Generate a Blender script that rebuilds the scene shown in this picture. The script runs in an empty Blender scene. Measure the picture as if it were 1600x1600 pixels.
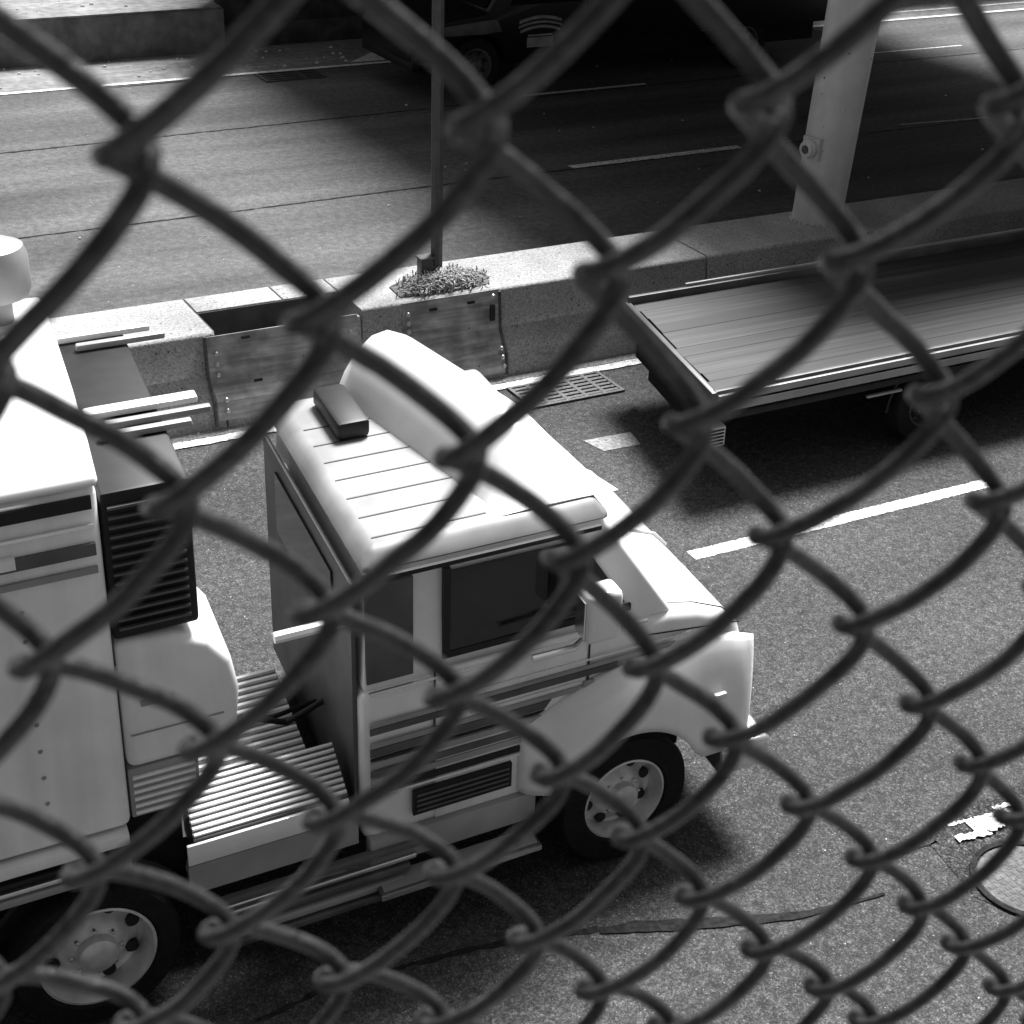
import bpy, bmesh, math, random
from mathutils import Vector, Matrix, noise
random.seed(7)
S = bpy.context.scene
C = bpy.context.scene.collection
PI = math.pi

# ------------------------------------------------------------------ camera
H = 6.2
RW = ((0.8822096, -0.1977187, 0.4273331), (-0.4700008, -0.4244804, 0.7738964), (0.0283807, -0.8835857, -0.4674086))
cam = bpy.data.cameras.new('camera'); camo = bpy.data.objects.new('camera', cam); C.objects.link(camo)
m = Matrix(((RW[0][0], -RW[0][1], -RW[0][2], 0), (RW[1][0], -RW[1][1], -RW[1][2], 0), (RW[2][0], -RW[2][1], -RW[2][2], H), (0, 0, 0, 1)))
camo.matrix_world = m
cam.sensor_width = 36; cam.lens = 2470.39 / 1600 * 36
cam.clip_start = 0.02; cam.clip_end = 2000
cam.dof.use_dof = True; cam.dof.focus_distance = 15.0; cam.dof.aperture_fstop = 20.0
S.camera = camo

# ------------------------------------------------------------------ world and sun (grey daylight, high cloud)
SUN_DIR = Vector((0.42, 0.36, 0.83)).normalized()
w = bpy.data.worlds.new('World'); S.world = w; w.use_nodes = True
nt = w.node_tree; nt.nodes.clear()
sky = nt.nodes.new('ShaderNodeTexSky'); sky.sky_type = 'NISHITA'; sky.sun_disc = False
sky.sun_elevation = math.asin(SUN_DIR.z); sky.sun_rotation = math.atan2(SUN_DIR.x, SUN_DIR.y)
sky.dust_density = 5.0
bw = nt.nodes.new('ShaderNodeRGBToBW'); bg = nt.nodes.new('ShaderNodeBackground'); out = nt.nodes.new('ShaderNodeOutputWorld')
nt.links.new(sky.outputs[0], bw.inputs[0]); nt.links.new(bw.outputs[0], bg.inputs[0]); nt.links.new(bg.outputs[0], out.inputs[0])
bg.inputs[1].default_value = 0.037
sl = bpy.data.lights.new('sun', 'SUN'); sl.energy = 3.9; sl.angle = math.radians(20)
so = bpy.data.objects.new('sun', sl); C.objects.link(so); so.rotation_euler = SUN_DIR.to_track_quat('Z', 'Y').to_euler()
S.view_settings.view_transform = 'Standard'; S.view_settings.look = 'None'; S.view_settings.gamma = 1.0
S.view_settings.use_curve_mapping = False
S.view_settings.exposure = 1.42
S.cycles.max_bounces = 6

# ------------------------------------------------------------------ materials (the photograph is black and white: greys only)
def mat(name,  a, b=None, scale=20.0, rough=.7, metal=0.0, bump=0.0, bscale=None, stretch=(1, 1, 1), detail=6, spots=None, big=None, lo=.35, hi=.65, specular=.5, coat=0, streak=None, grain=None):
    """a,b greys mixed by noise; spots=(scale, threshold, grey): small specks; big=(scale, amount): slow tone drift; streak=(stretch, amount)"""
    M = bpy.data.materials.new(name); M.use_nodes = True; N = M.node_tree; L = N.links
    P = N.nodes['Principled BSDF']; P.inputs['Roughness'].default_value = rough; P.inputs['Metallic'].default_value = metal
    P.inputs['Specular IOR Level'].default_value = specular; P.inputs['Coat Weight'].default_value = coat
    if b is None and not bump and not spots and not big and not streak:
        P.inputs['Base Color'].default_value = (a, a, a, 1); return M
    if b is None: b = a
    tc = N.nodes.new('ShaderNodeTexCoord'); mp = N.nodes.new('ShaderNodeMapping'); mp.inputs['Scale'].default_value = stretch
    L.new(tc.outputs['Object'], mp.inputs['Vector'])
    n1 = N.nodes.new('ShaderNodeTexNoise'); n1.inputs['Scale'].default_value = scale; n1.inputs['Detail'].default_value = detail
    L.new(mp.outputs[0], n1.inputs['Vector'])
    r = N.nodes.new('ShaderNodeMapRange'); r.inputs['From Min'].default_value = lo; r.inputs['From Max'].default_value = hi
    r.inputs['To Min'].default_value = a; r.inputs['To Max'].default_value = b
    L.new(n1.outputs[0], r.inputs[0]); cur = r.outputs[0]
    def mul(x, y, op='MULTIPLY'):
        q = N.nodes.new('ShaderNodeMath'); q.operation = op; L.new(x, q.inputs[0])
        if isinstance(y, float): q.inputs[1].default_value = y
        else: L.new(y, q.inputs[1])
        return q.outputs[0]
    for item in ([big] if big else []):
        n2 = N.nodes.new('ShaderNodeTexNoise'); n2.inputs['Scale'].default_value = item[0]; n2.inputs['Detail'].default_value = 4
        L.new(tc.outputs['Object'], n2.inputs['Vector'])
        r2 = N.nodes.new('ShaderNodeMapRange'); r2.inputs['From Min'].default_value = .3; r2.inputs['From Max'].default_value = .7
        r2.inputs['To Min'].default_value = 1 - item[1]; r2.inputs['To Max'].default_value = 1 + item[1]
        L.new(n2.outputs[0], r2.inputs[0]); cur = mul(cur, r2.outputs[0])
    if streak:
        m3 = N.nodes.new('ShaderNodeMapping'); m3.inputs['Scale'].default_value = streak[0]; L.new(tc.outputs['Object'], m3.inputs['Vector'])
        n3 = N.nodes.new('ShaderNodeTexNoise'); n3.inputs['Scale'].default_value = 1.0; n3.inputs['Detail'].default_value = 5; L.new(m3.outputs[0], n3.inputs['Vector'])
        r3 = N.nodes.new('ShaderNodeMapRange'); r3.inputs['From Min'].default_value = .3; r3.inputs['From Max'].default_value = .7
        r3.inputs['To Min'].default_value = 1 - streak[1]; r3.inputs['To Max'].default_value = 1 + streak[1]
        L.new(n3.outputs[0], r3.inputs[0]); cur = mul(cur, r3.outputs[0])
    if grain:
        for sc, amt in grain:
            vg = N.nodes.new('ShaderNodeTexVoronoi'); vg.inputs['Scale'].default_value = sc; L.new(tc.outputs['Object'], vg.inputs['Vector'])
            sg = N.nodes.new('ShaderNodeSeparateColor'); L.new(vg.outputs['Color'], sg.inputs[0])
            pw = N.nodes.new('ShaderNodeMath'); pw.operation = 'POWER'; L.new(sg.outputs[1], pw.inputs[0]); pw.inputs[1].default_value = 2.2
            rg = N.nodes.new('ShaderNodeMapRange'); rg.inputs['To Min'].default_value = 1 - amt; rg.inputs['To Max'].default_value = 1 + amt * 2.2
            L.new(pw.outputs[0], rg.inputs[0]); cur = mul(cur, rg.outputs[0])
    if spots:
        for sc, th, g in spots:
            v = N.nodes.new('ShaderNodeTexVoronoi'); v.inputs['Scale'].default_value = sc; L.new(tc.outputs['Object'], v.inputs['Vector'])
            lt = N.nodes.new('ShaderNodeMath'); lt.operation = 'LESS_THAN'; lt.inputs[1].default_value = th; L.new(v.outputs['Distance'], lt.inputs[0])
            # only some of the cells carry a speck
            sp = N.nodes.new('ShaderNodeSeparateColor'); L.new(v.outputs['Color'], sp.inputs[0])
            gt = N.nodes.new('ShaderNodeMath'); gt.operation = 'GREATER_THAN'; gt.inputs[1].default_value = .62; L.new(sp.outputs[0], gt.inputs[0])
            k = mul(lt.outputs[0], gt.outputs[0])
            mx = N.nodes.new('ShaderNodeMix'); mx.data_type = 'FLOAT'; L.new(k, mx.inputs[0]); L.new(cur, mx.inputs[2]); mx.inputs[3].default_value = g
            cur = mx.outputs[0]
    cb = N.nodes.new('ShaderNodeCombineColor')
    for i in range(3): L.new(cur, cb.inputs[i])
    L.new(cb.outputs[0], P.inputs['Base Color'])
    if bump:
        nb = N.nodes.new('ShaderNodeTexNoise'); nb.inputs['Scale'].default_value = bscale or scale; nb.inputs['Detail'].default_value = 4
        L.new(mp.outputs[0], nb.inputs['Vector'])
        bp = N.nodes.new('ShaderNodeBump'); bp.inputs['Strength'].default_value = bump; bp.inputs['Distance'].default_value = .01
        L.new(nb.outputs[0], bp.inputs['Height']); L.new(bp.outputs[0], P.inputs['Normal'])
    return M

M = dict(
    asphalt_near=mat('asphalt_near', .044, .07, 14, .9, bump=.3, bscale=120, big=(.45, .2), grain=[(130, .38), (60, .22)], spots=[(30, .12, .25), (9, .045, .5)], streak=((.05, .9, 1), .18), specular=.2),
    asphalt_far=mat('asphalt_far', .068, .10, 10, .9, bump=.3, bscale=60, big=(.5, .12), grain=[(70, .16)], spots=[(5, .045, .35)], streak=((.07, .8, 1), .5), specular=.2),
    ground=mat('ground', .07, .12, 3, .95),
    shoulder=mat('shoulder_concrete', .13, .22, 6, .9, bump=.3, big=(.8, .25), spots=[(6, .08, .08)], streak=((.3, 5, 1), .15)),
    gutter=mat('gutter_concrete', .16, .36, 30, .9, bump=.6, bscale=60, big=(1.2, .2), spots=[(16, .12, .07), (11, .1, .6)]),
    concrete=mat('barrier_concrete', .20, .36, 45, .9, bump=.5, bscale=80, big=(.9, .2), spots=[(30, .2, .08), (11, .12, .06)], streak=((2.5, 1, .5), .12)),
    wall=mat('retaining_wall_concrete', .13, .20, 5, .9, bump=.3, big=(1.5, .25), streak=((2.2, 1, .6), .18)),
    wall_dark=mat('dark_wall_and_pit_shade', .02, .05, 4, .9, bump=.3, big=(1.5, .3)),  # far wall; also the painted shade inside the median slot
    paint=mat('road_paint', .50, .85, 22, .6, big=(2, .12), grain=[(60, .2)], spots=[(45, .26, .09), (30, .2, .12), (14, .22, .25)]),
    paint_worn=mat('worn_road_paint', .45, .8, 40, .7, grain=[(60, .3)], spots=[(40, .3, .08), (18, .25, .1)]),
    tar=mat('tar_seal', .012, .03, 30, .9, specular=.1),
    patch_dark=mat('dark_asphalt_patch', .025, .06, 14, .9, bump=.4, bscale=90, grain=[(95, .6), (48, .35)], specular=.2),
    iron=mat('cast_iron', .05, .10, 40, .5, .4, bump=.4),
    lidm=mat('worn_manhole_iron', .055, .12, 30, .8, bump=.3, big=(4, .3)),
    roofgrey=mat('dull_roof_paint', .22, .34, 2.5, .5, big=(1.2, .15)),
    tarp=mat('dark_tarpaulin', .02, .045, 5, .6, bump=.4, bscale=14),
    pit=mat('drain_pit', .008),
    steel=mat('steel_plate', .19, .38, 5, .5, .05, bump=.15, bscale=14, big=(3.5, .3), streak=((1.6, 1, 22), .38), spots=[(9, .1, .1)]),
    bolt=mat('bolt_steel', .5, rough=.35, metal=.7),
    post=mat('dark_post_paint', .035, .05, 12, .45),
    column=mat('column_paint', .44, .54, 3, .5, bump=.1, spots=[(7, .09, .06)], streak=((6, 6, .6), .10)),
    soil=mat('soil', .05, .12, 20, .95, bump=.8),
    grass=mat('dry_grass', .10, .42, 30, .8),
    leaf=mat('weed_leaf', .05, .16, 10, .8),
    stone=mat('pebble', .4, .6, 9, .8),
    wire=mat('vinyl_coated_wire', .016, .032, 260, .36, bump=.22, bscale=300, big=(60, .35), specular=.28),
    white=mat('white_vehicle_paint', .78, rough=.3, coat=.5, big=(1.2, .06), b=.86, scale=3, streak=((5, 1, .6), .06)),
    offwhite=mat('off_white_panel', .76, .86, 3, .4, big=(.9, .12), coat=.3, streak=((6, 1, .5), .12), bump=.05),
    grey=mat('grey_panel', .26, .34, 3, .4, big=(1.2, .15)),
    dgrey=mat('dark_grey_panel', .06, .10, 4, .45, big=(1.5, .2)),
    black=mat('black_trim', .005, .011, 8, .5, specular=.35),
    blackpaint=mat('black_vehicle_paint', .006, rough=.35, coat=.15, specular=.3),
    rubber=mat('tyre_rubber', .006, .012, 30, .85, specular=.25),
    chrome=mat('polished_metal', .75, rough=.22, metal=.9),
    rim=mat('brushed_rim', .5, .75, 8, .38, .35),
    alu=mat('ribbed_aluminium', .80, .86, 6, .4, .2),
    glass=mat('dark_window_glass', .006, rough=.08, specular=.6),
    lamp=mat('lamp_glass', .7, rough=.1, coat=1.0),
    chassis=mat('chassis_black', .004, .009, 10, .8, specular=.2),
    deckwood=mat('worn_deck_board', .08, .17, 5, .7, stretch=(.25, 6, 1), big=(.8, .35)),
    decal=mat('pale_decal', .2, .3, 8, .5),
    deck=mat('overpass_concrete', .18, .26, 3, .9),
)

# ------------------------------------------------------------------ geometry helpers
class G:
    def __init__(s, shear=0.0, y0=6.2):
        s.v = []; s.f = []; s.k = shear; s.y0 = y0
    def _add(s, vs, fs):
        o = len(s.v); s.v += [(x + s.k * (y - s.y0), y, z) for x, y, z in vs]; s.f += [tuple(i + o for i in f) for f in fs]; return s
    def box(s, x0, x1, y0, y1, z0, z1):
        v = [(x, y, z) for z in (z0, z1) for y in (y0, y1) for x in (x0, x1)]
        return s._add(v, [(0, 2, 3, 1), (4, 5, 7, 6), (0, 1, 5, 4), (2, 6, 7, 3), (0, 4, 6, 2), (1, 3, 7, 5)])
    def prism(s, prof, a, b, axis='y'):
        n = len(prof)
        if axis == 'y': v = [(p[0], a, p[1]) for p in prof] + [(p[0], b, p[1]) for p in prof]
        elif axis == 'x': v = [(a, p[0], p[1]) for p in prof] + [(b, p[0], p[1]) for p in prof]
        else: v = [(p[0], p[1], a) for p in prof] + [(p[0], p[1], b) for p in prof]
        f = [tuple(range(n)), tuple(range(2 * n - 1, n - 1, -1))] + [(i, n + i, n + (i + 1) % n, (i + 1) % n) for i in range(n)]
        return s._add(v, f)
    def hull8(s, b, t, z0, z1):
        """frustum: b,t = (x0,x1,y0,y1) at z0 and z1"""
        v = [(b[0], b[2], z0), (b[1], b[2], z0), (b[1], b[3], z0), (b[0], b[3], z0), (t[0], t[2], z1), (t[1], t[2], z1), (t[1], t[3], z1), (t[0], t[3], z1)]
        return s._add(v, [(3, 2, 1, 0), (4, 5, 6, 7), (0, 1, 5, 4), (1, 2, 6, 5), (2, 3, 7, 6), (3, 0, 4, 7)])
    def lathe(s, prof, c, axis='y', n=32, a0=0, a1=2 * PI, cap=True):
        """prof: list of (r, t) with t along axis"""
        full = abs(a1 - a0 - 2 * PI) < 1e-6; m_ = n if full else n + 1
        v = []
        for r, t in prof:
            for i in range(m_):
                a = a0 + (a1 - a0) * i / n; p, q = r * math.cos(a), r * math.sin(a)
                v.append({'y': (c[0] + p, c[1] + t, c[2] + q), 'z': (c[0] + p, c[1] + q, c[2] + t), 'x': (c[0] + t, c[1] + p, c[2] + q)}[axis])
        f = []
        for j in range(len(prof) - 1):
            for i in range(n):
                i2 = (i + 1) % m_; f.append((j * m_ + i, j * m_ + i2, (j + 1) * m_ + i2, (j + 1) * m_ + i))
        if full and cap:
            if prof[0][0] > 1e-5: f.append(tuple(range(m_ - 1, -1, -1)))
            if prof[-1][0] > 1e-5: f.append(tuple((len(prof) - 1) * m_ + i for i in range(m_)))
        return s._add(v, f)
    def tube(s, path, r, n=8, cap=True):
        P_ = [Vector(p) for p in path]; v = []; f = []
        up = Vector((0, 0, 1)); t0 = (P_[1] - P_[0]).normalized()
        if abs(t0.dot(up)) > .9: up = Vector((0, 1, 0))
        nrm = t0.cross(up).normalized()
        for i, p in enumerate(P_):
            t = (P_[min(i + 1, len(P_) - 1)] - P_[max(i - 1, 0)]).normalized()
            nrm = (nrm - t * nrm.dot(t)).normalized(); b = t.cross(nrm)
            rr = r[i] if isinstance(r, (list, tuple)) else r
            for k in range(n):
                a = 2 * PI * k / n; v.append(tuple(p + (nrm * math.cos(a) + b * math.sin(a)) * rr))
        for i in range(len(P_) - 1):
            for k in range(n):
                k2 = (k + 1) % n; f.append((i * n + k, i * n + k2, (i + 1) * n + k2, (i + 1) * n + k))
        if cap: f.append(tuple(range(n - 1, -1, -1))); f.append(tuple((len(P_) - 1) * n + k for k in range(n)))
        return s._add(v, f)

def origin(p):
    o = Vector((0, 0, 0))
    while p: o += Vector(p.location); p = p.parent
    return o
def mk(name, g, material, parent=None, loc=None, bevel=0, seg=2, smooth=None, angle=30, label=None):
    me = bpy.data.meshes.new(name); o = bpy.data.objects.new(name, me); C.objects.link(o)
    base = origin(parent)
    if loc is not None: o.location = Vector(loc) - base; base = Vector(loc)
    bm = bmesh.new(); vs = [bm.verts.new(Vector(v) - base) for v in g.v]
    for f in g.f:
        try: bm.faces.new([vs[i] for i in f])
        except ValueError: pass
    bmesh.ops.recalc_face_normals(bm, faces=bm.faces)
    if bevel:
        es = [e for e in bm.edges if len(e.link_faces) == 2 and e.calc_face_angle(0) > math.radians(angle)]
        bmesh.ops.bevel(bm, geom=es, offset=bevel, segments=seg, profile=.5, affect='EDGES', clamp_overlap=True)
    if smooth is None: smooth = bool(bevel)
    if smooth:
        for f in bm.faces: f.smooth = True
        for e in bm.edges:
            if len(e.link_faces) == 2 and e.calc_face_angle(0) > math.radians(38): e.smooth = False
    bm.to_mesh(me); bm.free(); me.materials.append(material)
    if parent: o.parent = parent
    if label: o['label'] = label
    return o
def thing(name, loc, label, cat, group=None):
    o = bpy.data.objects.new(name, None); C.objects.link(o); o.location = loc; o.empty_display_size = .2
    o['label'] = label; o['category'] = cat
    if group: o['group'] = group
    return o
def tag(o, label, cat, group=None, kind=None):
    if label: o['label'] = label
    if cat: o['category'] = cat
    if group: o['group'] = group
    if kind: o['kind'] = kind
    return o
def struct(name, g, material, **k):
    o = mk(name, g, material, **k); o['kind'] = 'structure'; return o
def strip(pts, widths, z, jitter=0.0, step=.06):
    """ragged flat ribbon on the ground following pts"""
    g = G(); L_ = []
    for (a, b), (wa, wb) in zip(zip(pts[:-1], pts[1:]), zip(widths[:-1], widths[1:])):
        d = math.dist(a, b); n = max(1, int(d / step))
        for i in range(n):
            t = i / n; L_.append((a[0] + (b[0] - a[0]) * t, a[1] + (b[1] - a[1]) * t, wa + (wb - wa) * t))
    L_.append((*pts[-1], widths[-1])); v = []
    for i, (x, y, wd) in enumerate(L_):
        p, q = L_[max(i - 1, 0)], L_[min(i + 1, len(L_) - 1)]
        dx, dy = q[0] - p[0], q[1] - p[1]; l = math.hypot(dx, dy) or 1; nx, ny = -dy / l, dx / l
        j1, j2 = random.uniform(-jitter, jitter), random.uniform(-jitter, jitter)
        v += [(x + nx * (wd / 2 + j1), y + ny * (wd / 2 + j1), z), (x - nx * (wd / 2 + j2), y - ny * (wd / 2 + j2), z)]
    g._add(v, [(2 * i, 2 * i + 1, 2 * i + 3, 2 * i + 2) for i in range(len(L_) - 1)])
    return g

# ------------------------------------------------------------------ the setting
g = G(); g._add([(-900, -900, -.03), (900, -900, -.03), (900, 900, -.03), (-900, 900, -.03)], [(0, 1, 2, 3)])
struct('ground', g, M['ground'])
g = G().box(-40, 70, 1.5, 12.72, -.025, 0); near = struct('near_road', g, M['asphalt_near'])
g = G().box(-40, 70, 14.0, 26.55, -.025, 0); far = struct('far_road', g, M['asphalt_far'])
g = G().box(-40, 70, 12.72, 14.0, -.025, .004); gut = struct('gutter', g, M['gutter'])
g = G().box(-40, 70, 26.55, 34, -.025, .006); shd = struct('road_shoulder', g, M['shoulder'])

mk('edge_line', strip([(-6, 12.64), (6.0, 12.63), (16, 12.62), (40, 12.62)], [.13, .13, .13, .13], .012, .008), M['paint'], gut)
mk('edge_line', strip([(-6, 26.44), (9, 26.45), (28, 26.45), (40, 26.5)], [.13] * 4, .012, .006), M['paint'], far)
mk('edge_line', strip([(22.8, 27.12), (40, 27.05)], [.10, .10], .014, .006), M['paint'], shd)
for x in (-11.6, -2.45, 6.62, 15.8, 24.9):
    mk('lane_dash', strip([(x, 8.99), (x + 3.12, 8.965)], [.14, .14], .004, .006, .014), M['paint'], near)
for x in (-11.6, -.4, 11.4, 23.6): mk('lane_dash', strip([(x, 19.23), (x + 2.95, 19.23)], [.17, .17], .004, .004), M['paint'], far)
mk('lane_dash', strip([(17.6, 19.38), (19.9, 19.12)], [.03, .03], .004, .004), M['paint_worn'], far)
for x in (-8, .5, 12.3, 24.5): mk('lane_dash', strip([(x, 23.32), (x + 2.95, 23.32)], [.11, .11], .004, .004), M['paint'], far)
mk('lane_dash', strip([(20.6, 23.96), (23.0, 23.9)], [.05, .05], .004, .004), M['paint_worn'], far)
mk('joint_seal', strip([(-10, 19.02), (2.1, 19.08), (3.1, 19.14), (3.14, 19.05), (6, 19.07), (8.6, 19.13), (11, 19.13), (17, 19.13), (30, 19.12)], [.03, .035, .06, .03, .03, .035, .04, .03, .03], .006, .012), M['tar'], far)
mk('joint_seal', strip([(-10, 22.86), (4, 22.93), (8, 23.02), (11.2, 23.1), (16, 23.2), (30, 23.2)], [.035] * 6, .006, .014), M['tar'], far)
mk('joint_seal', strip([(6.6, 26.28), (8, 26.3), (9.0, 26.36)], [.02, .05, .02], .006, .01), M['tar'], far)
g = G()._add([(11.1, 26.62, .013), (12.9, 26.62, .013), (12.45, 27.55, .013), (12.1, 27.55, .013)], [(0, 1, 2, 3)]); mk('paint_wedge', g, M['paint_worn'], shd)
# tar cracks and marks on the near road
mk('tar_crack', strip([(.3, 5.6), (1.2, 5.75), (2.18, 5.89), (2.7, 5.86), (3.28, 5.78), (3.75, 5.64)], [.02, .03, .03, .035, .04, .05], .004, .012), M['tar'], near)
mk('tar_crack', strip([(3.75, 5.62), (3.95, 5.56), (4.3, 5.42), (4.55, 5.33), (4.85, 5.22), (5.4, 5.15)], [.05, .09, .085, .08, .05, .01], .008, .008), M['tar'], near)
mk('tar_crack', strip([(5.35, 5.3), (5.7, 5.4), (6.0, 5.38)], [.01, .025, .01], .004, .01), M['tar'], near)
g = G()._add([(5.95, 5.42, .004), (6.08, 5.55, .004), (7.4, 5.6, .004), (7.6, 4.6, .004), (6.9, 4.3, .004), (6.1, 4.4, .004), (5.86, 4.9, .004)], [tuple(range(7))]); mk('asphalt_patch', g, M['patch_dark'], near)
g = G()._add([(6.92, 11.22, .005), (7.42, 11.2, .005), (7.36, 10.93, .005), (6.98, 10.95, .005)], [(0, 1, 2, 3)]); mk('asphalt_patch', g, M['gutter'], near)
ZB = [.006]
def blot(x0, y0, x1, y1, wd):
    ZB[0] += .004
    mk('paint_mark', strip([(x0, y0), (x1, y1)], [wd, wd], ZB[0], .010, .014), M['paint_worn'], near)
blot(6.16, 5.468, 6.34, 5.437, .028); blot(6.27, 5.39, 6.60, 5.372, .12); blot(6.11, 5.335, 6.35, 5.30, .055); blot(6.52, 5.45, 6.70, 5.44, .035); blot(6.34, 5.30, 6.50, 5.31, .03)
# manhole
mh = thing('manhole_cover', (6.42, 4.78, 0), 'round iron manhole cover beside white paint marks, low at right', 'manhole cover')
g = G().lathe([(.34, .0), (.34, .016), (.375, .018), (.38, .0)], (6.42, 4.78, 0), 'z', 48); mk('ring', g, M['tar'], mh, smooth=True)
g = G().lathe([(0.0, .012), (.325, .012), (.333, .004)], (6.42, 4.78, 0), 'z', 48); lid = mk('lid', g, M['lidm'], mh)
g = G()
for i in range(-6, 7):
    for j in range(-6, 7):
        if i * i + j * j < 38: g.box(6.42 + i * .047 - .014, 6.42 + i * .047 + .014, 4.78 + j * .047 - .014, 4.78 + j * .047 + .014, .008, .014)
o = mk('stud', g, M['lidm'], lid); o['kind'] = 'stuff'
g = G().lathe([(0, .019), (.014, .019), (.014, .01)], (6.36, 4.72, 0), 'z', 10); mk('pick_hole', g, M['pit'], lid); mh.location = (6.254, 4.864, 0); mh.scale = (.92, .92, 1)

# drain grates
def grate(name, x0, x1, y0, y1, cols, rows, z, label):
    t = thing(name, ((x0 + x1) / 2, (y0 + y1) / 2, 0), label, 'drain grate')
    mk('sump', G().box(x0 + .02, x1 - .02, y0 + .02, y1 - .02, z - .01, z + .002), M['pit'], t)
    fr = G().box(x0, x1, y0, y0 + .035, z, z + .02).box(x0, x1, y1 - .035, y1, z, z + .02).box(x0, x0 + .035, y0 + .035, y1 - .035, z, z + .02).box(x1 - .035, x1, y0 + .035, y1 - .035, z, z + .02)
    mk('frame', fr, M['iron'], t)
    for c in range(1, cols):
        x = x0 + (x1 - x0) * c / cols; mk('cross_bar', G().box(x - .02, x + .02, y0 + .035, y1 - .035, z, z + .018), M['iron'], t)
    me = None
    for r in range(1, rows):
        y = y0 + (y1 - y0) * r / rows
        if me is None:
            b = mk('bar', G().box(x0 + .035, x1 - .035, y - .022, y + .022, z, z + .015), M['iron'], t, loc=(x0, y, z)); me = b.data
        else:
            b = bpy.data.objects.new('bar', me); C.objects.link(b); b.parent = t; b.location = Vector((x0, y, z)) - Vector(t.location)
grate('drain_grate', 6.83, 7.87, 12.03, 12.56, 5, 7, .003, 'slotted iron drain grate at the gutter below the concrete median')
grate('drain_grate', 9.2, 10.3, 25.72, 26.34, 3, 4, .003, 'dark drain grate beside the far edge line, past the light pole')

# ------------------------------------------------------------------ median barrier
BP = [(12.84, 0), (12.88, .26), (13.02, .47), (13.06, .84), (13.085, .86), (14.0, .86), (14.03, .83), (14.05, 0)]
md = thing('median_barrier', (9, 13.5, 0), 'long low concrete median barrier between the two carriageways', 'barrier')
def rag(g, bev=.012): return mk('barrier_section', g, M['concrete'], md, bevel=bev, seg=2)
rag(G().prism(BP, -30, -2.0, 'x')); rag(G().prism(BP, -1.985, 4.07, 'x'))
bp2 = [(13.62, 0)] + [(13.62, .86)] + BP[5:]
rag(G().prism(bp2, 4.085, 4.93, 'x'), .008); rag(G().prism(bp2, 4.945, 5.50, 'x'), .008)
rag(G().prism([(12.84, 0), (12.88, .26), (13.02, .47), (13.05, .80), (13.1, .80), (13.1, 0)], 4.085, 5.5, 'x'), .006)
mk('pit_shade', G().box(4.075, 5.51, 13.605, 13.617, .25, .845), M['wall_dark'], md); mk('pit_shade', G().box(4.072, 4.084, 13.1, 13.6, .25, .85), M['wall_dark'], md)  # dark sheets put shade on the inner faces of the slot
mk('pit_floor', G().box(4.07, 5.52, 13.09, 13.63, .0, .25), M['soil'], md)
rag(G().prism(BP, 5.515, 9.45, 'x')); rag(G().prism(BP, 9.468, 16.0, 'x')); rag(G().prism(BP, 16.015, 22.0, 'x')); rag(G().prism(BP, 22.015, 60.0, 'x'))
def bar_y(z):
    P_ = BP[:4]
    for (y0, z0), (y1, z1) in zip(P_[:-1], P_[1:]):
        if z <= z1: return y0 + (y1 - y0) * (z - z0) / (z1 - z0)
    return P_[-1][0]
def plate_prof(z0, z1, off, th):
    zs = [z for z in (z0, .26, .47, z1) if z0 <= z <= z1]
    a = [(bar_y(z) - off, z) for z in zs]; return a + [(y + th, z) for y, z in reversed(a)]
def plate(name, x0, x1, label, pieces, bolts, slots, strap):
    t = thing(name, ((x0 + x1) / 2, 12.9, 0), label, 'steel plate', 'riveted steel plates on the median')
    for i, (a, b, z0, z1, off) in enumerate(pieces): mk('sheet', G().prism(plate_prof(z0, z1, off, .008), a, b, 'x'), M['steel'], t)
    for a in strap: mk('edge_strap', G().prism(plate_prof(.04, .84, .035, .02), a - .012, a + .012, 'x'), M['iron'], t)
    me = None
    for x, z in bolts:
        y = bar_y(z) - .03
        if me is None:
            o = mk('bolt', G().lathe([(.026, 0), (.024, -.008), (.016, -.018), (0, -.021)], (x, y, z), 'y', 10), M['bolt'], t, loc=(x, y, z), smooth=True); me = o.data
        else:
            o = bpy.data.objects.new('bolt', me); C.objects.link(o); o.parent = t; o.location = Vector((x, y, z)) - Vector(t.location)
    for x, z in slots: mk('slot', G().box(x - .04, x + .04, bar_y(z) - .0325, bar_y(z) - .02, z - .012, z + .012), M['pit'], t)
plate('steel_plate', 3.97, 5.46, 'long riveted steel plate in front of the open slot in the median',
      [(3.97, 5.46, .08, .83, .02), (3.99, 5.44, .09, .33, .03)],
      [(4.06, .67), (4.06, .57), (4.06, .47), (4.08, .27), (4.08, .17), (5.38, .67), (5.38, .47), (5.38, .2)], [(4.35, .78), (4.42, .38), (5.1, .78)], [3.965])
plate('steel_plate', 5.93, 6.97, 'scratched, riveted steel plate below the tuft of grass and dark post',
      [(5.93, 6.97, .06, .86, .02)], [(6.9, .80), (6.93, .30), (6.93, .22), (6.94, .13), (5.98, .75), (5.98, .66), (5.98, .58)], [(6.25, .76), (6.66, .77)], [6.975])
mk('plate_hole', G().box(6.86, 6.91, 12.985, 13.01, .56, .72), M['pit'], [o for o in C.objects if o.name == 'steel_plate.001'][0])

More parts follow.
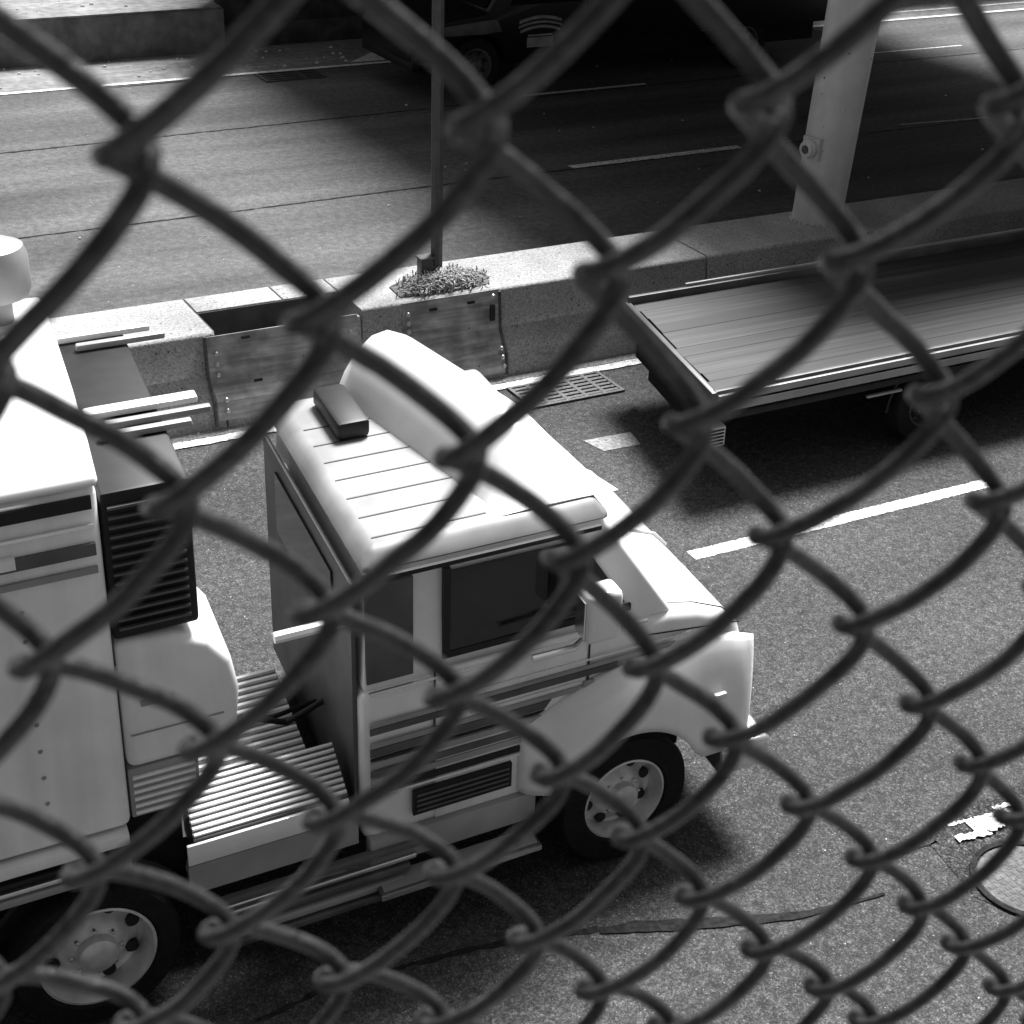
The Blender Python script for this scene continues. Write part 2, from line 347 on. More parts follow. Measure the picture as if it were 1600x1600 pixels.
# grass tuft on the median
g = G()
for i in range(2600):
    a = random.random(); x = 6.5 + random.choice((-.22, -.05, .12, .30)) + random.gauss(0, .09); y = 13.36 + random.gauss(0, .10) + (x - 6.5) * .12
    if not (5.95 < x < 7.12 and 13.1 < y < 13.85): continue
    d = random.uniform(0, 2 * PI); hgt = random.uniform(.04, .15) * (1.2 - abs(x - 6.5)); le = random.uniform(.04, .13); wd = random.uniform(.004, .009)
    cx, sx = math.cos(d), math.sin(d); px_, py_ = -sx * wd, cx * wd
    b = (x, y, .85); p1 = (x + cx * le * .4, y + sx * le * .4, .85 + hgt * .8); p2 = (x + cx * le, y + sx * le, .85 + hgt * random.uniform(.5, 1.05))
    g._add([(b[0] - px_, b[1] - py_, b[2]), (b[0] + px_, b[1] + py_, b[2]), (p1[0] + px_, p1[1] + py_, p1[2]), (p1[0] - px_, p1[1] - py_, p1[2]), p2], [(0, 1, 2, 3), (3, 2, 4)])
tag(mk('grass', g, M['grass']), 'pale dry grass tuft growing on the median round the post foot', 'grass', kind='stuff')
tag(mk('soil', G().prism([(5.98 + .0, 13.2), (6.4, 13.14), (6.95, 13.2), (7.05, 13.4), (6.9, 13.62), (6.3, 13.7), (6.0, 13.5)], .855, .872, 'z'), M['soil']), None, None, kind='structure')

# sign / light post on the median
lp = thing('light_post', (6.56, 13.6, .86), 'thin dark vertical post rising from the grass on the median', 'post')
mk('shaft', G().lathe([(.062, 0), (.058, 6.2), (0, 6.22)], (6.56, 13.6, .86), 'z', 8), M['post'], lp)
mk('base_box', G().box(6.36, 6.49, 13.52, 13.64, .87, 1.08), M['post'], lp, bevel=.008)
mk('base_box_lid', G().box(6.35, 6.50, 13.51, 13.65, 1.082, 1.10), M['iron'], lp)

# overpass column and the deck it carries
def lean(g, x0, z0, k):
    g.v = [(x + k * (z - z0), y, z) for x, y, z in g.v]; return g
ov = thing('elevated_roadway', (18, 20, 4.2), 'elevated road deck overhead that shades the far carriageway, with its columns', 'bridge')
mk('deck', G().box(11.2, 24.4, 12.0, 40, 4.25, 5.1), M['deck'], ov, bevel=.03)
mk('parapet', G().box(11.2, 11.5, 12.2, 40, 5.11, 5.9), M['deck'], ov); mk('parapet', G().box(24.1, 24.4, 12.0, 40, 5.11, 5.9), M['deck'], ov)
for gx in (12.0, 14.6, 17.2, 19.8, 22.6): mk('girder', G().box(gx - .2, gx + .2, 12.4, 39.6, 3.9, 4.245), M['deck'], ov)
col = thing('bridge_column', (11.36, 13.66, .86), 'light round steel bridge column standing on the median barrier', 'column', 'bridge columns')
mk('shaft', lean(G().lathe([(.28, 0), (.285, 1), (.30, 3.03)], (11.36, 13.66, .862), 'z', 40), 11.36, .86, .075), M['column'], col, smooth=True)
g = G()
for i in range(26):
    a = i / 26 * 2 * PI; r = .285 + random.uniform(0, .012); s_ = random.uniform(.012, .028)
    g.box(11.36 + r * math.cos(a) - s_, 11.36 + r * math.cos(a) + s_, 13.66 + r * math.sin(a) - s_, 13.66 + r * math.sin(a) + s_, .858, .858 + s_)
o = mk('base_grout', g, M['column'], col); o['kind'] = 'stuff'
d = Vector((-.985, -.17, 0)).normalized()
def radial(prof, r0, z, n):
    """disc stack facing outwards from the column"""
    c0 = Vector((11.36 + .075 * (z - .86), 13.66, z)) + d * r0; s_ = Vector((0, 0, 1)); q_ = d.cross(s_); gg = G(); v = []; m_ = n
    for r, t in prof:
        for i in range(n): a = 2 * PI * (i + .5) / n; v.append(tuple(c0 + d * t + (s_ * math.sin(a) + q_ * math.cos(a)) * r))
    f = [(j * n + i, j * n + (i + 1) % n, (j + 1) * n + (i + 1) % n, (j + 1) * n + i) for j in range(len(prof) - 1) for i in range(n)]
    f.append(tuple((len(prof) - 1) * n + i for i in range(n))); return gg._add(v, f)
mk('cover_plate', radial([(.17, -.05), (.17, .02), (.165, .026)], .29, 1.70, 4), M['column'], col)
mk('conduit_fitting', radial([(.105, .0), (.105, .05), (.088, .065), (.088, .085), (.06, .09)], .31, 1.70, 24), M['column'], col, smooth=True)
mk('fitting_cap', radial([(.052, 0), (.052, .012), (.03, .02)], .395, 1.70, 6), M['iron'], col)
for (x, y) in ((22.6, 13.66), (11.9, 29.6), (22.6, 29.6)):
    z0 = .862 if y < 20 else 0
    o = mk('bridge_column', G().lathe([(.28, 0), (.30, 3.89 - z0)], (x, y, z0), 'z', 24), M['column'], loc=(x, y, z0), smooth=True)
    tag(o, {(22.6, 13.66): 'round steel bridge column on the median, far right of the deck shadow', (11.9, 29.6): 'round column behind the far wall under the deck edge', (22.6, 29.6): 'round column behind the far wall deep under the deck'}[(x, y)], 'column', 'bridge columns')

# far retaining wall, planting bed
lw = thing('low_wall', (3, 29, 0), 'broad low concrete wall with a flat top beyond the far lanes, top left', 'wall')
for x0, x1 in ((-30, -9), (-8.985, -.01), (.0, 9.38)): mk('wall_block', G().box(x0, x1, 28.32, 31.4, 0, .76), M['wall'], lw, bevel=.02)
for x0, x1 in ((-30, -.01), (0, 9.34)): mk('top_slab', G().box(x0, x1, 28.30, 31.5, .762, .80), M['shoulder'], lw, bevel=.012)
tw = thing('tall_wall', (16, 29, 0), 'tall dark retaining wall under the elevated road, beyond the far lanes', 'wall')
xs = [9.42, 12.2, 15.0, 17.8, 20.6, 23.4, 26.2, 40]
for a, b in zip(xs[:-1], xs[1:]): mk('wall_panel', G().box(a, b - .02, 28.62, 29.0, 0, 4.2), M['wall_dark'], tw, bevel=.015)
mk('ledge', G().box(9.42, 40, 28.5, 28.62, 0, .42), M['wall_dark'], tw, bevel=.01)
g = G().box(-30, 9.3, 31.5, 60, 0, .72); struct('planting_bed', g, M['soil'])
g = G()
for i in range(2600):
    x = random.uniform(2.5, 9.3) if i % 2 else random.uniform(4.5, 8.6); y = 31.55 + abs(random.gauss(0, .55)); z = .73
    s_ = random.uniform(.02, .07); a = random.uniform(0, PI); tl = random.uniform(-.6, .6); hh = random.uniform(0, .14)
    c_, n_ = math.cos(a) * s_, math.sin(a) * s_
    g._add([(x - c_, y - n_, z + hh), (x + n_ * .4, y - c_ * .4, z + hh + tl * s_), (x + c_, y + n_, z + hh + .02), (x - n_ * .4, y + c_ * .4, z + hh - tl * s_ + .02)], [(0, 1, 2, 3)])
tag(mk('weeds', g, M['leaf']), 'low weeds and leaf litter on the bed behind the low wall', 'weeds', kind='stuff')
# litter and pebbles
g = G()
def peb(x, y, z, s_):
    g.hull8((x - s_, x + s_, y - s_ * .8, y + s_ * .8), (x - s_ * .5, x + s_ * .6, y - s_ * .4, y + s_ * .5), z, z + s_ * .9)
for i in range(150): peb(random.uniform(2, 12), random.uniform(12.72, 12.9), .004, random.uniform(.004, .014))
for i in range(130): peb(random.uniform(1, 12), random.uniform(1.8, 9), 0, random.uniform(.003, .008))
for i in range(60): peb(random.uniform(2, 20), random.uniform(14.2, 27), .004, random.uniform(.008, .02))
for i in range(90): peb(random.uniform(2, 12), random.uniform(26.7, 28.25), .006, random.uniform(.008, .035))
for i in range(60): peb(random.uniform(2, 9.3), random.uniform(28.5, 31.3), .80, random.uniform(.01, .04))
tag(mk('gravel', g, M['stone']), 'scattered pebbles and grit on the road and gutters', 'gravel', kind='stuff')

wk = thing('walkway', (0, -1, 4.6), 'raised concrete walkway behind the fence, unseen, added at the camera side', 'walkway')
mk('slab', G().box(-30, 40, -3.2, .62, 4.3, 4.6), M['deck'], wk, bevel=.02)  # unseen slab, added to block bounce light from below the wires
mk('kerb', G().box(-30, 40, .42, .62, 4.602, 4.78), M['deck'], wk, bevel=.015)

# ------------------------------------------------------------------ wheels
def wheel(parent, x, y, z, r, rim_r, wdt, side, spokes=True, rimm='rim'):
    """side=-1: outer face towards -y"""
    s_ = side; t = mk('wheel', G().lathe([(rim_r * .98, s_ * -wdt / 2), (r * .93, s_ * -wdt / 2), (r, s_ * -wdt * .36), (r, s_ * wdt * .36), (r * .95, s_ * wdt * .48), (rim_r * 1.06, s_ * wdt / 2), (rim_r * .99, s_ * wdt * .42), (rim_r * .97, s_ * wdt * .1), (rim_r * .98, s_ * -wdt / 2)], (x, y, z), 'y', 44, cap=False), M['rubber'], parent, smooth=True)
    rm = mk('rim', G().lathe([(rim_r, s_ * wdt * .46), (rim_r * .95, s_ * wdt * .47), (rim_r * .91, s_ * wdt * .36), (rim_r * .87, s_ * wdt * .02), (rim_r * .80, s_ * wdt * -.02), (rim_r * .62, s_ * wdt * .06), (rim_r * .50, s_ * wdt * .24), (rim_r * .36, s_ * wdt * .30), (rim_r * .33, s_ * wdt * .46), (rim_r * .26, s_ * wdt * .52), (rim_r * .1, s_ * wdt * .53), (0, s_ * wdt * .53)], (x, y, z), 'y', 44, cap=False), M[rimm], t, smooth=True)
    for i in range(8):
        g = G(); a = 2 * PI * i / 8 + .3; rr = rim_r * .73
        g.lathe([(.0, s_ * wdt * .09), (rim_r * .12, s_ * wdt * .088), (rim_r * .125, s_ * wdt * -.05)], (x + rr * math.cos(a), y, z + rr * math.sin(a)), 'y', 12)
        mk('hand_hole', g, M['pit'], t)
    g = G()
    for i in range(8):
        a = 2 * PI * i / 8; rr = rim_r * .43
        g.lathe([(.0, s_ * wdt * .345), (.011, s_ * wdt * .34), (.013, s_ * wdt * .26)], (x + rr * math.cos(a), y, z + rr * math.sin(a)), 'y', 6)
    mk('wheel_nut', g, M['chrome'], t)['kind'] = 'stuff'
    return t

# ------------------------------------------------------------------ white utility truck
K = .12
T = thing('utility_truck', (3.2, 7.2, 0), 'big white utility truck with box body and ribbed deck passing in the near lane', 'truck')
def gk(): return G(K)
def arc(cx, cz, r, a0, a1, n=9): return [(cx + r * math.cos(math.radians(a0 + (a1 - a0) * i / n)), cz + r * math.sin(math.radians(a0 + (a1 - a0) * i / n))) for i in range(n + 1)]
prof = [(2.58, .60), (2.58, 1.58), (4.46, 1.58), (4.66, 1.545), (4.86, 1.47), (4.97, 1.36), (5.03, 1.18), (5.05, .95), (5.02, .72), (4.72, .66)] + arc(4.17, .44, .52, 24, 156) + [(3.62, .60)]
mk('cab_body', gk().prism(prof, 6.2, 8.2), M['white'], T, bevel=.075, seg=5)
mk('greenhouse', gk().hull8((2.60, 4.50, 6.23, 8.17), (2.64, 3.98, 6.27, 8.13), 1.56, 2.30), M['white'], T, bevel=.035, seg=3)
rf = mk('roof', gk().hull8((2.58, 4.04, 6.19, 8.21), (2.66, 3.96, 6.28, 8.12), 2.28, 2.385), M['roofgrey'], T, bevel=.04, seg=3)
for i in range(7):
    y = 6.36 + i * .22; mk('groove_shade', gk().box(2.70, 3.34 - .03 * (i % 2), y, y + .010, 2.383, 2.389), M['dgrey'], rf)  # dark strips paint the shadow lines of the roof grooves
mk('drip_rail', gk().box(2.56, 3.95, 6.165, 6.188, 2.25, 2.275), M['black'], T)
mk('deflector_shade', gk().box(2.84, 3.04, 7.45, 8.0, 2.386, 2.50), M['black'], rf, bevel=.03)  # black block stands in for the shadow behind the wind deflector
# fairing over the cab
fp = [(3.36, 2.386), (3.42, 2.52), (3.50, 2.64), (3.60, 2.72), (3.70, 2.74), (3.82, 2.69), (3.98, 2.50), (4.05, 2.386)]
def dome(g_, y0, y1, n=26):
    """fairing whose height swells from the near end to the far end and rounds off at both"""
    v = []; m_ = len(fp)
    for i in range(n + 1):
        t = i / n; y = y0 + (y1 - y0) * t
        e = min(1, math.sin(min(t / .35, 1) * PI / 2)) * min(1, math.sin(min((1 - t) / .05, 1) * PI / 2) ** .5 + .02)
        v += [(x + .06 - .42 * t, y, 2.386 + (z - 2.386) * max(e, .02)) for j, (x, z) in enumerate(fp)]
    f = [(i * m_ + j, i * m_ + j + 1, (i + 1) * m_ + j + 1, (i + 1) * m_ + j) for i in range(n) for j in range(m_ - 1)]
    f += [tuple(range(m_)), tuple(n * m_ + j for j in range(m_ - 1, -1, -1))] + [(i * m_ + m_ - 1, i * m_, (i + 1) * m_, (i + 1) * m_ + m_ - 1) for i in range(n)]
    return g_._add(v, f)
mk('wind_deflector', dome(gk(), 6.30, 8.17), M['white'], T, smooth=True)
mk('windshield', G(K)._add([(4.46, 6.36, 1.63), (4.46, 8.04, 1.63), (4.01, 7.98, 2.25), (4.01, 6.42, 2.25)], [(0, 1, 2, 3)]), M['glass'], T)
def sidepoly(name, pts, material, y0, y1, **k): return mk(name, gk().prism(pts, y0, y1), material, T if 'parent' not in k else k.pop('parent'), **k)
sidepoly('door_window', [(3.09, 1.70), (3.09, 2.17), (3.86, 2.17), (4.16, 1.72)], M['glass'], 6.222, 6.25)
sidepoly('window_frame', [(3.05, 1.66), (3.05, 2.20), (3.09, 2.20), (3.09, 1.70), (4.2, 1.70), (4.2, 1.66)], M['black'], 6.218, 6.25)
sidepoly('rear_side_panel', [(2.62, 1.62), (2.62, 2.2), (2.88, 2.2), (2.88, 1.62)], M['dgrey'], 6.222, 6.25)
dr = sidepoly('door', [(3.0, .66), (3.0, 1.62), (3.92, 1.62), (3.92, 1.1), (3.72, .9), (3.6, .66)], M['offwhite'], 6.188, 6.21, bevel=.006)
mk('handle', gk().box(3.04, 3.22, 6.15, 6.187, 1.50, 1.535), M['chrome'], dr, bevel=.01)
mk('rear_wall', gk().box(2.555, 2.578, 6.28, 8.12, .7, 2.2), M['dgrey'], T)
mk('rear_window', gk().box(2.540, 2.554, 6.6, 7.8, 1.72, 2.1), M['glass'], T)
# livery bands on the side
for z0, z1, x0, x1, mm in ((1.43, 1.442, 3.1, 4.6, 'chrome'), (1.375, 1.40, 2.62, 4.5, 'grey'), (1.33, 1.37, 2.62, 4.3, 'dgrey'), (1.30, 1.306, 3.2, 3.9, 'chrome'), (1.245, 1.275, 2.62, 4.0, 'grey'), (1.19, 1.24, 2.62, 3.7, 'dgrey'), (1.165, 1.18, 2.62, 3.66, 'black'), (1.12, 1.155, 2.62, 3.64, 'grey'), (1.06, 1.10, 2.62, 3.64, 'dgrey'), (1.01, 1.045, 2.62, 3.62, 'grey'), (.95, .99, 2.62, 3.6, 'black'), (.925, .94, 2.62, 3.6, 'chrome')):
    sidepoly('side_stripe', [(x0, z0), (x0, z1), (x1, z1), (x1 - .04, z0)], M[mm], 6.178, 6.187)
sidepoly('hood_seam', [(4.3, 1.478), (4.3, 1.484), (4.95, 1.405), (4.95, 1.399)], M['black'], 6.194, 6.2)
vt = mk('side_vent', gk().box(2.86, 3.46, 6.165, 6.187, .74, .90), M['black'], T)
for i in range(4): mk('vent_slat', gk().box(2.88, 3.44, 6.157, 6.164, .765 + i * .033, .776 + i * .033), M['dgrey'], vt)
mk('rocker_panel', gk().box(2.60, 3.62, 6.15, 6.25, .47, .66), M['grey'], T, bevel=.02)
bmp = mk('front_bumper', gk().box(4.80, 5.16, 6.0, 8.3, .46, .66), M['chrome'], T, bevel=.035, seg=3)
mk('headlight', gk().box(4.86, 5.065, 6.185, 6.5, .98, 1.16), M['lamp'], T, bevel=.03, seg=3)
mk('headlight', gk().box(4.86, 5.065, 7.9, 8.215, .98, 1.16), M['lamp'], T, bevel=.03, seg=3)
mk('grille', gk().box(5.04, 5.07, 6.56, 7.84, .86, 1.22), M['black'], T)
mr = mk('side_mirror', gk().box(3.78, 4.0, 5.93, 6.10, 1.70, 2.0), M['white'], T, bevel=.04, seg=3)
mk('mirror_glass', gk().box(3.77, 3.779, 5.96, 6.07, 1.74, 1.96), M['chrome'], mr)
mk('mirror_arm', gk().tube([(3.98, 6.25, 1.72), (3.95, 6.12, 1.69), (3.75, 6.02, 1.66), (3.5, 6.03, 1.655)], .02), M['chrome'], T)
mk('mirror_arm', gk().tube([(4.1, 8.15, 1.72), (3.95, 8.4, 1.8)], .02), M['black'], T); mk('side_mirror', gk().box(3.8, 3.98, 8.36, 8.52, 1.70, 2.0), M['white'], T, bevel=.04)
v = []; nu, nq = 36, 10
for i in range(nu + 1):
    x = 3.50 + 1.56 * i / nu
    zt = 1.08 + .30 * math.sin(min(1, max(0, (x - 3.45) / 1.0)) * PI / 2) - max(0, x - 4.6) ** 2 * .45
    dd = abs(x - 4.17); zb = .44 + math.sqrt(max(0, .515 ** 2 - dd ** 2)) if dd < .47 else .68 - .04 * (x > 4.17)
    e = min(1, (x - 3.5) / .25, (5.075 - x) / .12) ** .5 if 3.5 < x < 5.07 else .05
    for j in range(nq + 1):
        q = j / nq; v.append((x, 6.196 - .17 * e * math.sin(q * PI / 2) ** .8, zt + (zb - zt) * q ** 1.25))
g = gk()._add(v, [(i * (nq + 1) + j, (i + 1) * (nq + 1) + j, (i + 1) * (nq + 1) + j + 1, i * (nq + 1) + j + 1) for i in range(nu) for j in range(nq)])
o = mk('front_fender', g, M['white'], T, smooth=True)
sd = o.modifiers.new('thickness', 'SOLIDIFY'); sd.thickness = .012; sd.offset = -1
mk('chassis', gk().box(-2.6, 4.8, 6.55, 7.85, .34, .60), M['chassis'], T); mk('engine_block', gk().box(3.7, 4.7, 6.6, 7.8, .6, .9), M['chassis'], T)
mk('wheel_well', gk().box(3.64, 4.70, 6.50, 6.52, .3, 1.0), M['chassis'], T)
for y, s_ in ((6.33, -1), (8.06, 1)):
    wheel(T, 4.17 + K * (y - 6.2), y - .10 if s_ < 0 else y, .435, .435, .27, .26, s_); wheel(T, 1.11 + K * (y - 6.2), y, .435, .435, .30, .30, s_)
# ribbed deck between cab and body
def ribbed(name, x0, x1, A, B, n, material, bottom):
    """panel from line A=(y,z) to line B=(y,z) with ridges along x"""
    p = mk(name, gk()._add([(x0, A[0], A[1]), (x1, A[0], A[1]), (x1, B[0], B[1]), (x0, B[0], B[1]), (x0, A[0], bottom), (x1, A[0], bottom), (x1, B[0], bottom), (x0, B[0], bottom)],
           [(0, 1, 2, 3), (0, 3, 7, 4), (1, 5, 6, 2), (3, 2, 6, 7), (0, 4, 5, 1), (4, 7, 6, 5)]), M['dgrey'], T)
    dy, dz = (B[0] - A[0]), (B[1] - A[1]); l = math.hypot(dy, dz); ny, nz = dz / l, -dy / l
    if nz < 0: ny, nz = -ny, -nz
    for i in range(n):
        a = (i + .14) / n; b = (i + .70) / n; h_ = .013
        q = [(A[0] + dy * a, A[1] + dz * a), (A[0] + dy * (a + .1 / n) + ny * h_, A[1] + dz * (a + .1 / n) + nz * h_), (A[0] + dy * (b - .1 / n) + ny * h_, A[1] + dz * (b - .1 / n) + nz * h_), (A[0] + dy * b, A[1] + dz * b)]
        mk('ridge', gk().prism(q, x0 + .005, x1 - .005, 'x'), material, p)
    return p

ribbed('ribbed_deck', 1.66, 2.44, (7.62, .90), (6.86, .82), 13, M['alu'], .60)
ribbed('ribbed_step', 1.66, 2.50, (6.52, 1.10), (6.215, .97), 9, M['alu'], .80)
mk('deck_rail', gk().box(1.62, 2.5, 6.56, 6.84, .62, .72), M['black'], T)
mk('deck_edge', gk().box(1.62, 2.50, 6.19, 6.213, .83, .955), M['white'], T, bevel=.006)
mk('deck_skirt', gk().box(1.62, 2.55, 6.20, 6.26, .64, .82), M['grey'], T)
for i, (z0, z1, mm) in enumerate(((.56, .60, 'dgrey'), (.50, .53, 'chrome'), (.44, .48, 'dgrey'), (.37, .41, 'grey'), (.31, .35, 'dgrey'))):
    mk('side_guard', gk().box(1.72, 2.9 - i * .04, 6.12 - i * .012, 6.17, z0, z1), M[mm], T, bevel=.005)
mk('step_board', gk().box(2.62, 3.6, 6.02, 6.17, .36, .40), M['dgrey'], T, bevel=.008); mk('step_edge', gk().box(2.62, 3.6, 6.005, 6.018, .365, .395), M['chrome'], T)
mk('rear_marker_arm', gk().tube([(2.15, 6.28, 2.0), (2.56, 6.28, 2.0)], .03), M['offwhite'], T); 
# box body
bx = mk('box_body', gk().box(-3.6, 1.36, 6.2, 8.2, 1.18, 3.04), M['offwhite'], T, bevel=.04, seg=3)
mk('box_roof', gk().prism([(6.19, 3.042), (6.19, 3.09), (6.45, 3.17), (6.9, 3.23), (7.5, 3.26), (8.0, 3.25), (8.21, 3.2), (8.21, 3.042)], -3.6, 1.37, 'x'), M['white'], T, bevel=.03, seg=3)
for z0, z1, mm in ((2.95, 3.01, 'black'), (2.86, 2.875, 'chrome'), (2.72, 2.78, 'dgrey'), (2.63, 2.66, 'grey')):
    mk('body_rail', gk().box(-3.5, 1.33, 6.178, 6.198, z0, z1), M[mm], bx)
mk('body_rail', gk().box(-3.5, .98, 6.16, 6.198, 2.74, 2.79), M['white'], bx)
for x in (-2.4, -1.2, .0, ): mk('panel_seam', gk().box(x - .006, x + .006, 6.192, 6.1985, 1.25, 2.6), M['grey'], bx)
for z0, z1, mm in ((1.10, 1.165, 'white'), (1.04, 1.07, 'black'), (.99, 1.02, 'chrome'), (.93, .975, 'grey')):
    mk('rub_rail', gk().box(-3.6, 1.34, 6.165, 6.26, z0, z1), M[mm], T, bevel=.006)
mk('body_floor', gk().box(-3.55, 1.62, 6.3, 8.1, .62, 1.175), M['chassis'], T)
mk('mud_guard', gk().prism(arc(1.11, .44, .56, 10, 170, 12) + list(reversed(arc(1.11, .44, .53, 10, 170, 12))), 6.25, 6.62), M['black'], T)
# louvred cabinet on the front of the body
cb = mk('louvre_cabinet', gk().box(1.37, 1.78, 6.24, 8.1, 2.22, 2.98), M['black'], T, bevel=.02)
for i in range(14): mk('louvre_slat', gk().box(1.40, 1.74, 6.215, 6.238, 2.28 + i * .048, 2.292 + i * .048), M['dgrey'], cb)
for i, (x0, x1, y, mm) in enumerate(((1.42, 1.92, 8.02, 'offwhite'), (1.5, 1.98, 7.88, 'grey'), (1.42, 1.98, 7.0, 'white'), (1.5, 2.02, 6.86, 'roofgrey'), (1.45, 1.9, 6.74, 'grey'))):
    mk('cabinet_bar', gk().box(x0, x1, y, y + (.09 if i == 2 else .05), 2.985, 3.02), M[mm], cb, bevel=.01)
fr = [(1.37, 2.22), (1.66, 2.20), (1.82, 2.12), (1.92, 1.98), (1.95, 1.8), (1.93, 1.6), (1.88, 1.5), (1.37, 1.5)]
mk('corner_fairing', gk().prism(fr, 6.205, 6.9), M['offwhite'], T, bevel=.05, seg=4)
lk = mk('side_locker', gk().box(1.37, 1.72, 6.23, 6.9, 1.2, 1.49), M['grey'], T, bevel=.01)
for i in range(6): mk('locker_rib', gk().box(1.39, 1.70, 6.215, 6.229, 1.225 + i * .042, 1.24 + i * .042), M['offwhite'], lk)
mk('void_shade', gk().box(1.37, 1.6, 6.34, 7.0, .64, 1.19), M['black'], T)  # black block stands in for the shaded void below the locker
vt = mk('roof_vent', gk().lathe([(.08, 0), (.08, .14), (.17, .15), (.185, .19), (.185, .34), (.165, .40), (.1, .43), (0, .435)], (1.12, 7.78, 3.245), 'z', 32), M['grey'], T, smooth=True)
mk('vent_opening', gk().box(.96, 1.06, 7.58, 7.70, 3.45, 3.55), M['dgrey'], vt)

# small fittings
for x, z in ((2.99, 1.0), (3.93, 1.12)): mk('door_seam', gk().box(x - .005, x + .005, 6.184, 6.189, z, 1.64), M['black'], T)
mk('door_hinge', gk().box(3.90, 3.97, 6.17, 6.19, 1.22, 1.30), M['grey'], T, bevel=.005)
mk('beltline_moulding', gk().box(2.62, 4.3, 6.182, 6.196, 1.575, 1.592), M['chrome'], T)
mk('side_marker', gk().box(4.72, 4.80, 6.02, 6.05, 1.02, 1.06), M['lamp'], T, bevel=.005)
mk('cowl_vent', gk().box(4.30, 4.42, 6.5, 7.9, 1.582, 1.592), M['black'], T)
mk('hood_crease', gk().tube([(4.5, 7.2, 1.578), (4.7, 7.2, 1.54), (4.88, 7.2, 1.468), (4.97, 7.2, 1.37)], .012), M['white'], T)
mk('hood_gap', gk().tube([(4.46, 6.32, 1.578), (4.66, 6.30, 1.546), (4.86, 6.28, 1.472), (4.96, 6.28, 1.38)], .005), M['black'], T)
mk('wiper', gk().tube([(4.47, 6.9, 1.62), (4.40, 7.3, 1.72)], .008), M['black'], T); mk('wiper', gk().tube([(4.47, 7.6, 1.62), (4.40, 8.0, 1.72)], .008), M['black'], T)
mk('air_hose', gk().tube([(2.56, 6.9, 1.1), (2.35, 6.95, .98), (2.1, 7.0, 1.06), (1.9, 7.05, 1.0), (1.66, 7.1, 1.1)], .018), M['black'], T)
mk('air_hose', gk().tube([(2.56, 7.05, 1.0), (2.3, 7.1, .93), (2.05, 7.12, .99), (1.66, 7.2, 1.0)], .014), M['chassis'], T)
for x in (-.9, .35): mk('panel_latch', gk().box(x, x + .07, 6.18, 6.198, 1.5, 1.62), M['grey'], bx, bevel=.004)
for i in range(9): mk('rivet', gk().lathe([(.012, 0), (.009, -.006), (0, -.007)], (.98, 6.199, 1.3 + i * .15), 'y', 8), M['grey'], bx)
mk('locker_handle', gk().box(1.46, 1.62, 6.185, 6.203, 1.86, 1.89), M['grey'], T, bevel=.005)
mk('fairing_seam', gk().box(1.40, 1.86, 6.198, 6.204, 1.70, 1.706), M['grey'], T)
mk('tread_plate', gk().box(2.64, 3.58, 6.03, 6.16, .401, .408), M['grey'], T)

# ------------------------------------------------------------------ flatbed truck by the median
F = thing('flatbed_truck', (10.2, 10.9, 0), 'dark low flatbed truck with plank deck beside the median, right of frame', 'truck')
K2 = .22
def gf(): return G(K2, 9.8)
tones = {}
for i in range(11):
    y = 9.93 + i * .187; tn = random.choice([.07, .10, .14, .19, .12])
    if tn not in tones: tones[tn] = mat('deck_board_%d' % int(tn * 100), tn * .07, tn * .24, 4, .6, stretch=(.2, 9, 1), big=(.7, .35), streak=((.22, 14, 1), .55), bump=.1)
    mk('deck_board', gf().box(7.38 + random.uniform(-.02, .03), 13.4, y, y + random.uniform(.181, .186), .885, .93 - random.uniform(0, .006)), tones[tn], F)
mk('bed_frame', gf().box(7.36, 13.45, 9.9, 12.0, .70, .884), M['chassis'], F)
for i, (y0, y1, z0, z1, mm) in enumerate(((9.86, 9.918, .90, .955, 'dgrey'), (9.82, 9.855, .86, .925, 'grey'), (9.80, 9.815, .78, .85, 'grey'), (9.80, 9.812, .70, .76, 'black'))):
    mk('side_rail', gf().box(7.34 + i * .02, 13.45, y0, y1, z0, z1), M[mm], F, bevel=.005)
mk('side_rail', gf().box(7.34, 13.45, 11.99, 12.04, .86, 1.0), M['dgrey'], F, bevel=.006)
mk('side_rail', gf().box(8.0, 13.45, 12.03, 12.06, 1.0, 1.03), M['grey'], F, bevel=.006)
mk('tail_rail', gf().box(7.30, 7.36, 9.85, 12.02, .74, .95), M['dgrey'], F, bevel=.01)
tl = mk('tail_lamp', gf().box(7.27, 7.48, 9.85, 10.05, .44, .62), M['offwhite'], F, bevel=.01)
for i in range(5): mk('lamp_rib', gf().box(7.29, 7.46, 9.838, 9.849, .46 + i * .032, .472 + i * .032), M['black'], tl)
mk('rear_underrun', gf().box(7.42, 7.52, 9.9, 11.9, .42, .55), M['chassis'], F)
mk('chassis', gf().box(7.4, 16, 10.3, 11.5, .35, .69), M['chassis'], F)
mk('wheel_fender', gf().prism(arc(9.75, .40, .50, 0, 180, 12) + list(reversed(arc(9.75, .40, .47, 0, 180, 12))), 9.86, 10.25), M['black'], F)
mk('fender_trim', gf().box(9.0, 9.4, 9.84, 9.87, .60, .62), M['grey'], F)
for y, s_ in ((10.0, -1), (11.8, 1)):
    wheel(F, 9.75 + K2 * (y - 9.8), y, .38, .38, .22, .26, s_, rimm='dgrey'); wheel(F, 14.6 + K2 * (y - 9.8), y, .40, .40, .24, .26, s_, rimm='dgrey')
mk('headboard', gf().box(13.46, 13.54, 9.9, 12.0, .9, 2.1), M['dgrey'], F, bevel=.01)
